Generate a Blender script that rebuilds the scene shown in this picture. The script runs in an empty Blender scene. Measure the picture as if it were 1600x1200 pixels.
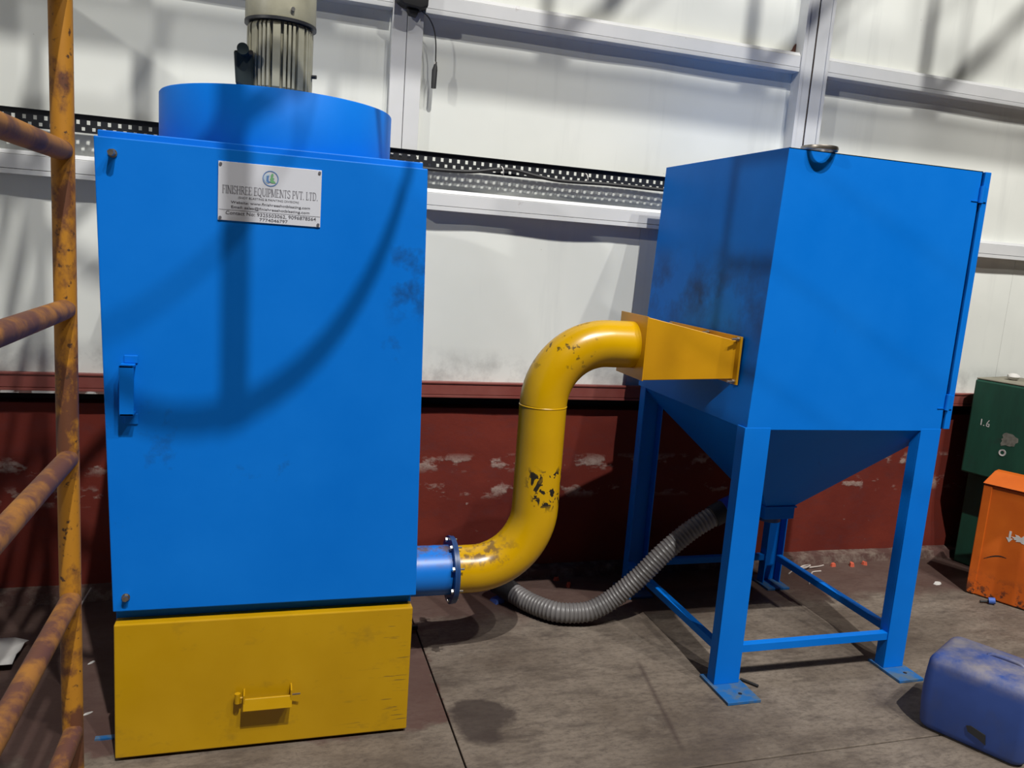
import bpy, math, random
from mathutils import Vector, Matrix, noise

random.seed(7)
scene = bpy.context.scene
COL = scene.collection

# ------------------------------------------------------------------ camera
cam_d = bpy.data.cameras.new('camera')
cam = bpy.data.objects.new('camera', cam_d)
COL.objects.link(cam)
cam_d.sensor_width = 36.0
cam_d.lens = 36.0 * 1250.4 / 1600.0
cam_d.clip_start = 0.02
_r = Vector((0.9565, -0.2828, 0.0720))
_d = Vector((0.0215, -0.1778, -0.9838))
_f = Vector((0.2910, 0.9426, -0.1640))
_m = Matrix((_r, -_d, -_f)).transposed().to_4x4()
_m.translation = Vector((0, 0, 1.55))
cam.matrix_world = _m
scene.camera = cam

# ------------------------------------------------------------------ world, lamps, exposure
world = bpy.data.worlds.new('hall_ambient')
scene.world = world
world.use_nodes = True
_bg = world.node_tree.nodes['Background']
_bg.inputs[0].default_value = (0.86, 0.93, 1.0, 1)
_bg.inputs[1].default_value = 0.002


def lamp(name, loc, power, radius, color=(1, 1, 1)):
    l = bpy.data.lights.new(name, 'POINT')
    l.energy = power
    l.shadow_soft_size = radius
    l.color = color
    o = bpy.data.objects.new(name, l)
    o.location = loc
    COL.objects.link(o)
    return o


lamp('high_bay_lamp', (1.25, -4.3, 12.3), 6000, 0.08, (1.0, 0.98, 0.94))
lamp('high_bay_lamp', (3.55, -5.4, 13.2), 2500, 0.09, (1.0, 0.98, 0.94))
lamp('high_bay_lamp', (4.0, -1.8, 8.5), 900, 0.08, (1.0, 0.98, 0.94))
lamp('high_bay_lamp', (-7.4, -1.6, 6.1), 1100, 0.10, (1.0, 0.98, 0.94))

vs = scene.view_settings
vs.view_transform = 'Standard'
vs.look = 'None'
vs.gamma = 1.0
vs.use_curve_mapping = False
vs.exposure = 0.0


# ------------------------------------------------------------------ materials
class NT:
    def __init__(self, name):
        self.m = bpy.data.materials.new(name)
        self.m.use_nodes = True
        self.t = self.m.node_tree
        self.b = self.t.nodes['Principled BSDF']
        self.coord = self.t.nodes.new('ShaderNodeTexCoord')
        self.geo = None

    def n(self, kind, **kw):
        x = self.t.nodes.new(kind)
        for k, v in kw.items():
            setattr(x, k, v)
        return x

    def link(self, a, b):
        self.t.links.new(a, b)

    def world(self):
        if not self.geo:
            self.geo = self.n('ShaderNodeNewGeometry')
        return self.geo.outputs['Position']

    def noise(self, scale, detail=4, rough=0.55, stretch=(1, 1, 1), offset=(0, 0, 0), dist=0.0):
        mp = self.n('ShaderNodeMapping')
        mp.inputs['Scale'].default_value = stretch
        mp.inputs['Location'].default_value = offset
        self.link(self.world(), mp.inputs['Vector'])
        x = self.n('ShaderNodeTexNoise')
        x.inputs['Scale'].default_value = scale
        x.inputs['Detail'].default_value = detail
        x.inputs['Roughness'].default_value = rough
        x.inputs['Distortion'].default_value = dist
        self.link(mp.outputs[0], x.inputs['Vector'])
        return x.outputs['Fac']

    def ramp(self, fac, lo, hi, a=0.0, b=1.0):
        x = self.n('ShaderNodeMapRange')
        x.inputs['From Min'].default_value = lo
        x.inputs['From Max'].default_value = hi
        x.inputs['To Min'].default_value = a
        x.inputs['To Max'].default_value = b
        self.link(fac, x.inputs['Value'])
        return x.outputs['Result']

    def mix(self, fac, a, b):
        x = self.n('ShaderNodeMix', data_type='RGBA')
        for s, v in ((x.inputs['Factor'], fac), (x.inputs[6], a), (x.inputs[7], b)):
            if hasattr(v, 'default_value') and not isinstance(v, (tuple, float, int)):
                self.link(v, s)
            elif isinstance(v, tuple):
                s.default_value = (v[0], v[1], v[2], 1)
            else:
                s.default_value = v
        return x.outputs[2]

    def math(self, op, a, b=0.0, clamp=False):
        x = self.n('ShaderNodeMath', operation=op)
        x.use_clamp = clamp
        for s, v in zip(x.inputs, (a, b)):
            if isinstance(v, (float, int)):
                s.default_value = v
            else:
                self.link(v, s)
        return x.outputs[0]

    def sep(self):
        x = self.n('ShaderNodeSeparateXYZ')
        self.link(self.world(), x.inputs[0])
        return x.outputs

    def band(self, v, lo, hi, soft):
        a = self.ramp(v, lo - soft, lo + soft)
        b = self.ramp(v, hi - soft, hi + soft, 1.0, 0.0)
        return self.math('MULTIPLY', a, b)

    def done(self, col, rough=0.5, metal=0.0, bump=None, bstr=0.2, bdist=0.01, spec=0.5):
        if isinstance(col, tuple):
            self.b.inputs['Base Color'].default_value = (*col, 1)
        else:
            self.link(col, self.b.inputs['Base Color'])
        if isinstance(rough, (float, int)):
            self.b.inputs['Roughness'].default_value = rough
        else:
            self.link(rough, self.b.inputs['Roughness'])
        self.b.inputs['Metallic'].default_value = metal
        self.b.inputs['Specular IOR Level'].default_value = spec
        if bump is not None:
            bp = self.n('ShaderNodeBump')
            bp.inputs['Strength'].default_value = bstr
            bp.inputs['Distance'].default_value = bdist
            self.link(bump, bp.inputs['Height'])
            self.link(bp.outputs[0], self.b.inputs['Normal'])
        return self.m


def plain(name, col, rough=0.5, metal=0.0, spec=0.5, var=0.12, scale=9):
    t = NT(name)
    f = t.noise(scale, 4)
    c = t.mix(t.ramp(f, 0.3, 0.7), tuple(x * (1 - var) for x in col), tuple(min(1, x * (1 + var)) for x in col))
    return t.done(c, rough, metal, spec=spec)


MAT = {}


def make_materials():
    # blue machine enamel
    t = NT('blue_enamel')
    f = t.noise(3, 4)
    c = t.mix(t.ramp(f, 0.3, 0.7), (0.0, 0.150, 0.62), (0.002, 0.172, 0.67))
    g = t.noise(5, 6, 0.7, offset=(4, 1, 2))
    c = t.mix(t.ramp(g, 0.66, 0.76, 0, 0.45), c, (0.01, 0.05, 0.16))
    x, y, z = t.sep()
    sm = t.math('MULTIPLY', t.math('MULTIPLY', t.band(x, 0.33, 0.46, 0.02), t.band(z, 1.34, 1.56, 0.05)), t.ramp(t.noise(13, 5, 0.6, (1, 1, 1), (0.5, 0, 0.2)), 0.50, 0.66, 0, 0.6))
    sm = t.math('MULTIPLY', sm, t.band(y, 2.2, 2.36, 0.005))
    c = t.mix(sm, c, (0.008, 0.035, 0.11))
    MAT['blue'] = t.done(c, t.ramp(f, 0.3, 0.7, 0.46, 0.54), bump=t.noise(40, 3), bstr=0.04, bdist=0.004, spec=0.15)
    # side of the separator, darker blotches across a middle band
    t = NT('blue_enamel_banded')
    f = t.noise(3, 5, 0.6)
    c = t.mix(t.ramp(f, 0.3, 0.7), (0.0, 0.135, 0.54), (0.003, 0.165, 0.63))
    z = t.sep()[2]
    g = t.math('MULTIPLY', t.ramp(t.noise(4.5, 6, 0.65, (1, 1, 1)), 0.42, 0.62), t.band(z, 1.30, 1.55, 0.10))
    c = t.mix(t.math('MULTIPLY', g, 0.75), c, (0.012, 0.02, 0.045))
    MAT['blue_banded'] = t.done(c, 0.5, spec=0.12)
    # worn blue on plates
    t = NT('blue_worn')
    c = t.mix(t.ramp(t.noise(22, 5), 0.45, 0.62), (0.008, 0.11, 0.33), (0.07, 0.12, 0.18))
    MAT['blue_worn'] = t.done(c, 0.6)
    # dusty blue stub: rust along the crown
    t = NT('blue_stub')
    z = t.sep()[2]
    g = t.math('MULTIPLY', t.ramp(t.noise(18, 6, 0.7), 0.42, 0.6), t.ramp(z, 0.40, 0.45))
    c = t.mix(g, (0.002, 0.16, 0.60), (0.10, 0.07, 0.09))
    MAT['blue_stub'] = t.done(c, 0.38)
    # yellow enamel of the drawer
    t = NT('yellow_enamel')
    c = t.mix(t.ramp(t.noise(4, 5), 0.3, 0.7), (0.43, 0.235, 0.0), (0.49, 0.275, 0.0))
    g = t.ramp(t.noise(7, 7, 0.72, (1, 1, 1.6), (2, 0, 5)), 0.57, 0.72, 0, 0.6)
    c = t.mix(g, c, (0.26, 0.15, 0.01))
    s = t.ramp(t.noise(6, 3, 0.5, (1.5, 1, 22), (0, 0, 3)), 0.63, 0.67, 0, 0.8)
    c = t.mix(t.math('MULTIPLY', s, t.ramp(t.sep()[0], 0.2, 0.4)), c, (0.12, 0.08, 0.02))
    MAT['yellow'] = t.done(c, t.ramp(t.noise(8, 3), 0.3, 0.7, 0.32, 0.5), bump=t.noise(5, 2), bstr=0.06, bdist=0.01)
    # yellow duct with chipped black patches
    t = NT('yellow_duct')
    c = t.mix(t.ramp(t.noise(5, 5), 0.3, 0.7), (0.53, 0.29, 0.0), (0.60, 0.34, 0.0))
    x, y, z = t.sep()
    chips = t.ramp(t.noise(30, 3, 0.5, (1.0, 1.0, 0.8), (2.1, 0.3, 0.9), 0.5), 0.535, 0.55)
    zone = t.ramp(t.noise(9, 2, 0.5, offset=(3, 3, 1)), 0.34, 0.42)
    low = t.math('MULTIPLY', t.math('MULTIPLY', t.band(z, 0.62, 0.77, 0.015), t.ramp(x, 0.905, 0.925)), zone)
    chips2 = t.ramp(t.noise(30, 5, 0.6, (1, 1, 1), (7, 2, 0)), 0.60, 0.63)
    crown = t.math('MULTIPLY', t.band(z, 1.15, 1.5, 0.05), t.band(x, 0.85, 1.12, 0.04))
    crown = t.math('MULTIPLY', crown, 0.8)
    rust = t.math('MULTIPLY', t.ramp(t.noise(34, 5, 0.6), 0.48, 0.6), t.math('MULTIPLY', t.band(z, 0.405, 0.5, 0.015), t.ramp(x, 0.92, 0.80)))
    k = t.math('ADD', t.math('MULTIPLY', chips, low), t.math('MULTIPLY', chips2, crown), True)
    c = t.mix(k, c, (0.018, 0.015, 0.010))
    c = t.mix(t.math('MULTIPLY', rust, 0.8), c, (0.10, 0.055, 0.03))
    MAT['duct'] = t.done(c, 0.27, spec=0.5)
    # orange-yellow funnel
    t = NT('funnel_yellow')
    c = t.mix(t.ramp(t.noise(6, 5), 0.3, 0.7), (0.50, 0.235, 0.0), (0.58, 0.285, 0.0))
    MAT['funnel'] = t.done(c, 0.42)
    # ladder: yellow paint over rust
    t = NT('rusty_yellow_pipe')
    f = t.noise(10, 6, 0.65, (1, 1, 0.7))
    c = t.mix(t.ramp(f, 0.50, 0.60), (0.42, 0.18, 0.010), (0.12, 0.042, 0.018))
    c = t.mix(t.ramp(t.noise(60, 4, 0.6), 0.60, 0.68), c, (0.06, 0.025, 0.012))
    MAT['ladder'] = t.done(c, 0.6, bump=f, bstr=0.25, bdist=0.004)
    t = NT('rusty_shaded_rung')  # darker copy of the rail finish, with the rungs' shade in its colour
    f = t.noise(9, 6, 0.65, offset=(2, 1, 0))
    c = t.mix(t.ramp(f, 0.42, 0.56), (0.28, 0.115, 0.015), (0.10, 0.036, 0.020))
    MAT['rung'] = t.done(c, 0.65, bump=f, bstr=0.3, bdist=0.004)
    # white cladding
    t = NT('white_cladding')
    c = t.mix(t.ramp(t.noise(1.6, 4), 0.3, 0.7), (0.67, 0.685, 0.64), (0.75, 0.76, 0.71))
    streak = t.ramp(t.noise(5, 4, 0.6, (1.8, 1, 0.18)), 0.56, 0.76, 0, 0.22)
    c = t.mix(streak, c, (0.36, 0.37, 0.36))
    z = t.sep()[2]
    g = t.math('MULTIPLY', t.ramp(t.noise(6, 5, 0.65, (1, 1, 1)), 0.45, 0.7), t.band(z, 0.9, 1.06, 0.05))
    c = t.mix(t.math('MULTIPLY', g, 0.55), c, (0.16, 0.155, 0.15))
    fl = t.ramp(t.noise(38, 4, 0.5), 0.74, 0.78, 0, 0.5)
    c = t.mix(fl, c, (0.2, 0.19, 0.18))
    MAT['white'] = t.done(c, 0.42, spec=0.35)
    # painted steel frames
    t = NT('white_frame')
    c = t.mix(t.ramp(t.noise(3, 4), 0.3, 0.7), (0.56, 0.57, 0.57), (0.66, 0.66, 0.66))
    c = t.mix(t.ramp(t.noise(12, 6, 0.7), 0.66, 0.74, 0, 0.6), c, (0.22, 0.15, 0.13))
    MAT['frame'] = t.done(c, 0.45)
    # red-brown masonry dado
    t = NT('red_dado')
    x, y, z = t.sep()
    c = t.mix(t.ramp(t.noise(3, 5), 0.3, 0.7), (0.115, 0.019, 0.014), (0.165, 0.027, 0.017))
    c = t.mix(t.ramp(t.noise(9, 6, 0.7, (1, 1, 2)), 0.5, 0.75, 0, 0.5), c, (0.10, 0.03, 0.030))
    row = t.math('ADD', t.band(z, 0.53, 0.59, 0.02), t.math('MULTIPLY', t.band(z, 0.40, 0.46, 0.02), 0.9), True)
    pat = t.ramp(t.noise(7.5, 4, 0.6, (1.2, 1, 2.2), (0.8, 0, 1.7)), 0.53, 0.60)
    fine = t.ramp(t.noise(50, 4, 0.7), 0.3, 0.6, 0.4, 1.0)
    k = t.math('MULTIPLY', t.math('MULTIPLY', row, pat), fine)
    k = t.math('MAXIMUM', k, t.ramp(t.noise(16, 5, 0.6, (1, 1, 1.5), (5, 0, 0)), 0.70, 0.74, 0, 0.6))
    c = t.mix(t.math('MULTIPLY', k, 0.85), c, (0.36, 0.28, 0.24))
    MAT['dado'] = t.done(c, 0.7, spec=0.15, bump=t.math('ADD', t.noise(14, 6, 0.6), k), bstr=0.25, bdist=0.01)
    t = NT('red_ledge')
    c = t.mix(t.ramp(t.noise(7, 5), 0.4, 0.7), (0.20, 0.045, 0.035), (0.25, 0.075, 0.06))
    c = t.mix(t.ramp(t.noise(18, 5, 0.7, (0.4, 1, 1)), 0.66, 0.72, 0, 0.7), c, (0.36, 0.28, 0.25))
    MAT['ledge'] = t.done(c, 0.45)
    t = NT('chipped_edge')
    c = t.mix(t.ramp(t.noise(24, 4), 0.48, 0.56), (0.13, 0.07, 0.06), (0.52, 0.50, 0.47))
    MAT['chip'] = t.done(c, 0.7)
    # concrete floor
    t = NT('workshop_concrete')
    x, y, z = t.sep()
    c = t.mix(t.ramp(t.noise(1.8, 5, 0.6), 0.35, 0.68), (0.105, 0.081, 0.062), (0.225, 0.185, 0.148))
    c = t.mix(t.ramp(t.noise(7, 7, 0.7, (0.8, 2.0, 1), (3, 1, 0)), 0.48, 0.68, 0, 0.75), c, (0.066, 0.051, 0.042))
    c = t.mix(t.ramp(t.noise(22, 6, 0.7), 0.60, 0.72, 0, 0.7), c, (0.052, 0.040, 0.034))
    c = t.mix(t.ramp(t.noise(13, 5, 0.6, (1, 1, 1), (9, 4, 0)), 0.62, 0.72, 0, 0.35), c, (0.25, 0.22, 0.18))
    c = t.mix(t.ramp(t.noise(48, 8, 0.75, (0.7, 1.4, 1)), 0.46, 0.66, 0, 0.55), c, (0.050, 0.038, 0.031))
    c = t.mix(t.ramp(t.noise(3.2, 8, 0.75, (0.6, 1.7, 1), (6, 2, 0)), 0.52, 0.66, 0, 0.55), c, (0.058, 0.044, 0.034))
    c = t.mix(t.ramp(t.noise(30, 5, 0.6, (1, 1, 1), (1, 7, 0)), 0.72, 0.76, 0, 0.9), c, (0.030, 0.022, 0.019))
    ny = t.math('ADD', y, t.math('MULTIPLY', t.noise(5, 4), 0.35))
    red = t.ramp(ny, 3.16, 3.30)
    nx = t.math('ADD', x, t.math('MULTIPLY', t.noise(12, 6, 0.7), 0.13))
    red2 = t.math('MULTIPLY', t.math('MULTIPLY', t.ramp(nx, 0.672, 0.660), t.ramp(ny, 2.515, 2.55)), t.ramp(nx, -1.4, -0.7))
    red = t.math('MAXIMUM', t.math('MULTIPLY', red, 0.72), t.math('MULTIPLY', red2, 0.8))
    c = t.mix(red, c, (0.080, 0.040, 0.034))
    # oil stain near the duct
    dx = t.math('SUBTRACT', nx, 0.780)
    dy = t.math('MULTIPLY', t.math('SUBTRACT', ny, 2.535), 0.85)
    rr = t.math('SQRT', t.math('ADD', t.math('MULTIPLY', dx, dx), t.math('MULTIPLY', dy, dy)))
    c = t.mix(t.ramp(rr, 0.125, 0.09, 0, 0.8), c, (0.036, 0.026, 0.023))
    # long skid mark
    sk = t.math('ADD', x, t.math('MULTIPLY', y, -0.188))
    skm = t.math('MULTIPLY', t.band(sk, 0.908, 0.924, 0.007), t.band(y, 2.08, 2.62, 0.05))
    c = t.mix(t.math('MULTIPLY', skm, 0.6), c, (0.045, 0.030, 0.026))
    MAT['floor'] = t.done(c, t.ramp(t.noise(6, 4), 0.3, 0.7, 0.55, 0.8), bump=t.noise(28, 7, 0.65), bstr=0.18, bdist=0.006, spec=0.3)
    MAT['joint'] = plain('joint_dirt', (0.045, 0.033, 0.028), 0.9)
    t = NT('rough_kerb')
    c = t.mix(t.ramp(t.noise(9, 6, 0.7), 0.46, 0.66), (0.075, 0.034, 0.027), (0.19, 0.145, 0.115))
    MAT['kerb'] = t.done(c, 0.85, bump=t.noise(25, 6), bstr=0.5, bdist=0.01)
    # misc
    MAT['black'] = plain('black_metal', (0.012, 0.013, 0.017), 0.45)
    MAT['rubber'] = plain('black_rubber', (0.014, 0.014, 0.015), 0.6)
    MAT['steel'] = plain('zinc_steel', (0.55, 0.54, 0.52), 0.3, 1.0)
    MAT['dull_steel'] = plain('dull_steel', (0.40, 0.36, 0.31), 0.38, 1.0, var=0.25, scale=30)
    t = NT('motor_paint')
    c = t.mix(t.ramp(t.noise(14, 5), 0.35, 0.7), (0.25, 0.24, 0.175), (0.33, 0.315, 0.23))
    MAT['motor'] = t.done(c, 0.42)
    MAT['motor_dark'] = plain('terminal_box_green', (0.018, 0.026, 0.026), 0.35)
    t = NT('plate_print')
    MAT['plate'] = t.done((0.60, 0.62, 0.68), 0.35)
    MAT['ink'] = plain('print_grey', (0.10, 0.10, 0.12), 0.6)
    MAT['ink_light'] = plain('print_light_grey', (0.20, 0.20, 0.23), 0.6)
    MAT['logo_blue'] = plain('logo_blue', (0.10, 0.22, 0.48), 0.6)
    MAT['logo_pale'] = plain('logo_pale', (0.42, 0.56, 0.70), 0.6)
    MAT['logo_green'] = plain('logo_green', (0.16, 0.42, 0.20), 0.6)
    t = NT('grey_hose')
    x, y, z = t.sep()
    MAT['hose'] = t.done(t.mix(t.ramp(t.noise(8, 4), 0.3, 0.7), (0.115, 0.108, 0.105), (0.16, 0.15, 0.148)), 0.42)
    MAT['hose_clear'] = plain('hose_pale_sleeve', (0.21, 0.20, 0.20), 0.35)
    MAT['clamp_blue'] = plain('blue_coupling', (0.03, 0.05, 0.42), 0.3)
    t = NT('green_paint')
    c = t.mix(t.ramp(t.noise(4, 5, 0.6, (3, 3, 0.6)), 0.35, 0.7), (0.006, 0.052, 0.031), (0.010, 0.085, 0.050))
    c = t.mix(t.ramp(t.noise(7, 6, 0.7), 0.58, 0.72, 0, 0.6), c, (0.022, 0.030, 0.030))
    MAT['green'] = t.done(c, 0.6)
    MAT['dust'] = plain('dusty_lid', (0.20, 0.185, 0.14), 0.9, var=0.3)
    t = NT('orange_paint')
    c = t.mix(t.ramp(t.noise(5, 5), 0.35, 0.7), (0.52, 0.092, 0.003), (0.64, 0.13, 0.006))
    z = t.sep()[2]
    g = t.math('MULTIPLY', t.ramp(t.noise(16, 6, 0.7), 0.50, 0.56), t.ramp(z, 0.14, 0.02))
    c = t.mix(g, c, (0.05, 0.02, 0.012))
    MAT['orange'] = t.done(c, 0.5)
    MAT['chalk'] = plain('white_paint_mark', (0.60, 0.58, 0.56), 0.8)
    MAT['grey_smudge'] = plain('grey_smudge', (0.17, 0.17, 0.14), 0.9, var=0.35, scale=40)
    t = NT('blue_plastic')
    nrm = t.n('ShaderNodeNewGeometry')
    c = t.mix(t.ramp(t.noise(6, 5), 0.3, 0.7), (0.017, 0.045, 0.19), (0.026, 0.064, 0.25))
    z = t.sep()[2]
    dust = t.math('MULTIPLY', t.ramp(t.noise(9, 6, 0.7), 0.38, 0.66), t.ramp(z, 0.22, 0.275))
    c = t.mix(t.math('MULTIPLY', dust, 0.8), c, (0.25, 0.22, 0.20))
    shade_blotch = t.ramp(t.noise(5, 5, 0.6, (1, 1, 0.6), (3, 0, 3)), 0.48, 0.7, 0, 0.55)
    c = t.mix(shade_blotch, c, (0.05, 0.055, 0.09))  # blotches and deepened blue stand in for shade on the can's front
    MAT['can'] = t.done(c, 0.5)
    MAT['orange_bit'] = plain('orange_rubble', (0.55, 0.10, 0.05), 0.8)
    MAT['white_bit'] = plain('white_scrap', (0.55, 0.53, 0.50), 0.8)
    MAT['wire_white'] = plain('pale_wire', (0.48, 0.42, 0.38), 0.7)
    MAT['blue_bit'] = plain('blue_scrap', (0.06, 0.13, 0.45), 0.6)
    MAT['dark_blue'] = plain('flange_dark_blue', (0.008, 0.045, 0.16), 0.4)
    MAT['rust'] = plain('rust_brown', (0.12, 0.045, 0.03), 0.8)


make_materials()


# ------------------------------------------------------------------ mesh helpers
class MB:
    def __init__(self):
        self.v = []
        self.f = []

    def add(self, vs, fs):
        b = len(self.v)
        self.v += [tuple(p) for p in vs]
        self.f += [tuple(b + i for i in q) for q in fs]
        return self

    def box(self, x0, x1, y0, y1, z0, z1):
        vs = [(x, y, z) for z in (z0, z1) for y in (y0, y1) for x in (x0, x1)]
        return self.add(vs, [(0, 2, 3, 1), (4, 5, 7, 6), (0, 1, 5, 4), (2, 6, 7, 3), (0, 4, 6, 2), (1, 3, 7, 5)])

    def hexa(self, p):
        return self.add(p, [(0, 2, 3, 1), (4, 5, 7, 6), (0, 1, 5, 4), (2, 6, 7, 3), (0, 4, 6, 2), (1, 3, 7, 5)])

    def prism(self, poly, axis, a, b):
        """extrude a 2D polygon along an axis between a and b"""
        def P(u, w, t):
            return {'x': (t, u, w), 'y': (u, t, w), 'z': (u, w, t)}[axis]
        n = len(poly)
        vs = [P(u, w, a) for u, w in poly] + [P(u, w, b) for u, w in poly]
        fs = [tuple(range(n)), tuple(range(2 * n - 1, n - 1, -1))]
        fs += [(i, i + n, (i + 1) % n + n, (i + 1) % n) for i in range(n)]
        return self.add(vs, fs)

    def sweep(self, pts, rad, seg=20, caps=True):
        pts = [Vector(p) for p in pts]
        n = len(pts)
        if not hasattr(rad, '__len__'):
            rad = [rad] * n
        t0 = (pts[1] - pts[0]).normalized()
        u = t0.orthogonal().normalized()
        vs = []
        prev = t0
        for i in range(n):
            a = pts[max(0, i - 1)]
            b = pts[min(n - 1, i + 1)]
            t = (b - a).normalized()
            q = prev.rotation_difference(t)
            u = (q @ u).normalized()
            prev = t
            w = t.cross(u)
            for k in range(seg):
                an = 2 * math.pi * k / seg
                vs.append(pts[i] + (u * math.cos(an) + w * math.sin(an)) * rad[i])
        fs = []
        for i in range(n - 1):
            for k in range(seg):
                k2 = (k + 1) % seg
                fs.append((i * seg + k, i * seg + k2, (i + 1) * seg + k2, (i + 1) * seg + k))
        if caps:
            fs.append(tuple(range(seg - 1, -1, -1)))
            fs.append(tuple((n - 1) * seg + k for k in range(seg)))
        return self.add(vs, fs)

    def cyl(self, a, b, r, seg=24, r2=None):
        return self.sweep([a, b], [r, r if r2 is None else r2], seg)

    def lathe(self, prof, cx, cy, seg=48):
        """prof: list of (r, z), closed at both ends when r = 0"""
        n = len(prof)
        vs = []
        for r, z in prof:
            for k in range(seg):
                a = 2 * math.pi * k / seg
                vs.append((cx + r * math.cos(a), cy + r * math.sin(a), z))
        fs = []
        for i in range(n - 1):
            for k in range(seg):
                k2 = (k + 1) % seg
                fs.append((i * seg + k, i * seg + k2, (i + 1) * seg + k2, (i + 1) * seg + k))
        if prof[0][0] > 1e-6:
            fs.append(tuple(range(seg - 1, -1, -1)))
        if prof[-1][0] > 1e-6:
            fs.append(tuple((n - 1) * seg + k for k in range(seg)))
        return self.add(vs, fs)

    def ring(self, prof, cx, cy, seg=48):
        """closed profile revolved about a vertical axis"""
        n = len(prof)
        vs = []
        for r, z in prof:
            for k in range(seg):
                a = 2 * math.pi * k / seg
                vs.append((cx + r * math.cos(a), cy + r * math.sin(a), z))
        fs = []
        for i in range(n):
            j = (i + 1) % n
            for k in range(seg):
                k2 = (k + 1) % seg
                fs.append((i * seg + k, i * seg + k2, j * seg + k2, j * seg + k))
        return self.add(vs, fs)

    def map(self, fn):
        self.v = [tuple(fn(*p)) for p in self.v]
        return self

    def build(self, name, mat, parent=None, bevel=0.0, smooth=False, sharp=40):
        me = bpy.data.meshes.new(name)
        me.from_pydata([tuple(p) for p in self.v], [], self.f)
        me.validate()
        import bmesh
        bm = bmesh.new()
        bm.from_mesh(me)
        bmesh.ops.recalc_face_normals(bm, faces=bm.faces)
        bm.to_mesh(me)
        bm.free()
        me.materials.append(MAT[mat] if isinstance(mat, str) else mat)
        o = bpy.data.objects.new(name, me)
        COL.objects.link(o)
        if parent is not None:
            o.parent = parent
            o.matrix_parent_inverse = Matrix.Translation(-Vector(parent.location))
        if smooth:
            me.shade_smooth()
            try:
                me.set_sharp_from_angle(angle=math.radians(sharp))
            except Exception:
                pass
        if bevel > 0:
            bv = o.modifiers.new('bevel', 'BEVEL')
            bv.width = bevel
            bv.segments = 2
            bv.limit_method = 'ANGLE'
            bv.angle_limit = math.radians(40)
        return o


def tag(o, label=None, cat=None, group=None, kind=None):
    if label:
        o['label'] = label
    if cat:
        o['category'] = cat
    if group:
        o['group'] = group
    if kind:
        o['kind'] = kind
    return o


def empty(name, loc, label=None, cat=None, group=None, kind=None):
    o = bpy.data.objects.new(name, None)
    o.location = loc
    o.empty_display_size = 0.05
    COL.objects.link(o)
    bpy.context.view_layer.update()
    return tag(o, label, cat, group, kind)


def arc(c, r, a0, a1, n, u, w):
    """points on an arc: c + r(cos a u + sin a w)"""
    c, u, w = Vector(c), Vector(u), Vector(w)
    out = []
    for i in range(n + 1):
        a = math.radians(a0 + (a1 - a0) * i / n)
        out.append(c + u * (r * math.cos(a)) + w * (r * math.sin(a)))
    return out


def smooth_path(pts, per=10):
    """Catmull-Rom through points"""
    P = [Vector(p) for p in pts]
    P = [P[0] * 2 - P[1]] + P + [P[-1] * 2 - P[-2]]
    out = []
    for i in range(1, len(P) - 2):
        for k in range(per):
            t = k / per
            a, b, c, d = P[i - 1], P[i], P[i + 1], P[i + 2]
            out.append(0.5 * (2 * b + (c - a) * t + (2 * a - 5 * b + 4 * c - d) * t * t + (3 * b - a - 3 * c + d) * t ** 3))
    out.append(P[-2])
    return out


WALL = 3.50          # face of the white cladding

# ------------------------------------------------------------------ the setting
# floor: dark bed with concrete slabs
floor = MB().box(-4, 8, -6, 3.72, -0.16, -0.018).build('floor', 'joint')
tag(floor, kind='structure')
xs = [-4.0, 0.597, 4.6, 8.0]
ys = [-6.0, -2.0, 1.985, 3.70]
for i in range(3):
    for j in range(3):
        g = 0.0026
        MB().box(xs[i] + g, xs[i + 1] - g, ys[j] + g, ys[j + 1] - g, -0.05, 0.0).build('concrete_slab', 'floor', floor, bevel=0.003)

# back wall: masonry core carries cladding panels, frames and dado
wall = MB().box(-4, 8, WALL + 0.12, WALL + 0.25, 0.0, 3.6).build('wall_back', 'white')
tag(wall, kind='structure')


def panel(x0, x1, z0, z1, amp, seed, nx=40, nz=24, y=WALL):
    """thin sheet with shallow dents"""
    vs, fs = [], []
    for j in range(nz + 1):
        for i in range(nx + 1):
            u, w = i / nx, j / nz
            x, z = x0 + (x1 - x0) * u, z0 + (z1 - z0) * w
            edge = min(1, 6 * min(u, 1 - u, w * 1.5, (1 - w) * 1.5))
            d = noise.noise(Vector((x * 3.1 + seed, z * 1.3, seed))) * 0.7 + abs(noise.noise(Vector((x * 2.0 + z * 1.1, z * 0.7 + seed, 3.3)))) * 0.8
            vs.append((x, y + amp * d * edge, z))
    n = nx + 1
    for j in range(nz):
        for i in range(nx):
            fs.append((j * n + i, j * n + i + 1, (j + 1) * n + i + 1, (j + 1) * n + i))
    # folded rim gives the sheet its thickness
    m = MB().add(vs, fs)
    b = len(m.v)
    rim = [j * n for j in range(nz + 1)] + [nz * n + i for i in range(1, n)] + [j * n + nx for j in range(nz - 1, -1, -1)] + [i for i in range(nx - 1, 0, -1)]
    for r in rim:
        x, yy, z = m.v[r]
        m.v.append((x, y + 0.1, z))
    k = len(rim)
    for q in range(k):
        m.f.append((rim[q], rim[(q + 1) % k], b + (q + 1) % k, b + q))
    return m.build('cladding_panel', 'white', wall, smooth=True, sharp=50)


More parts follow.
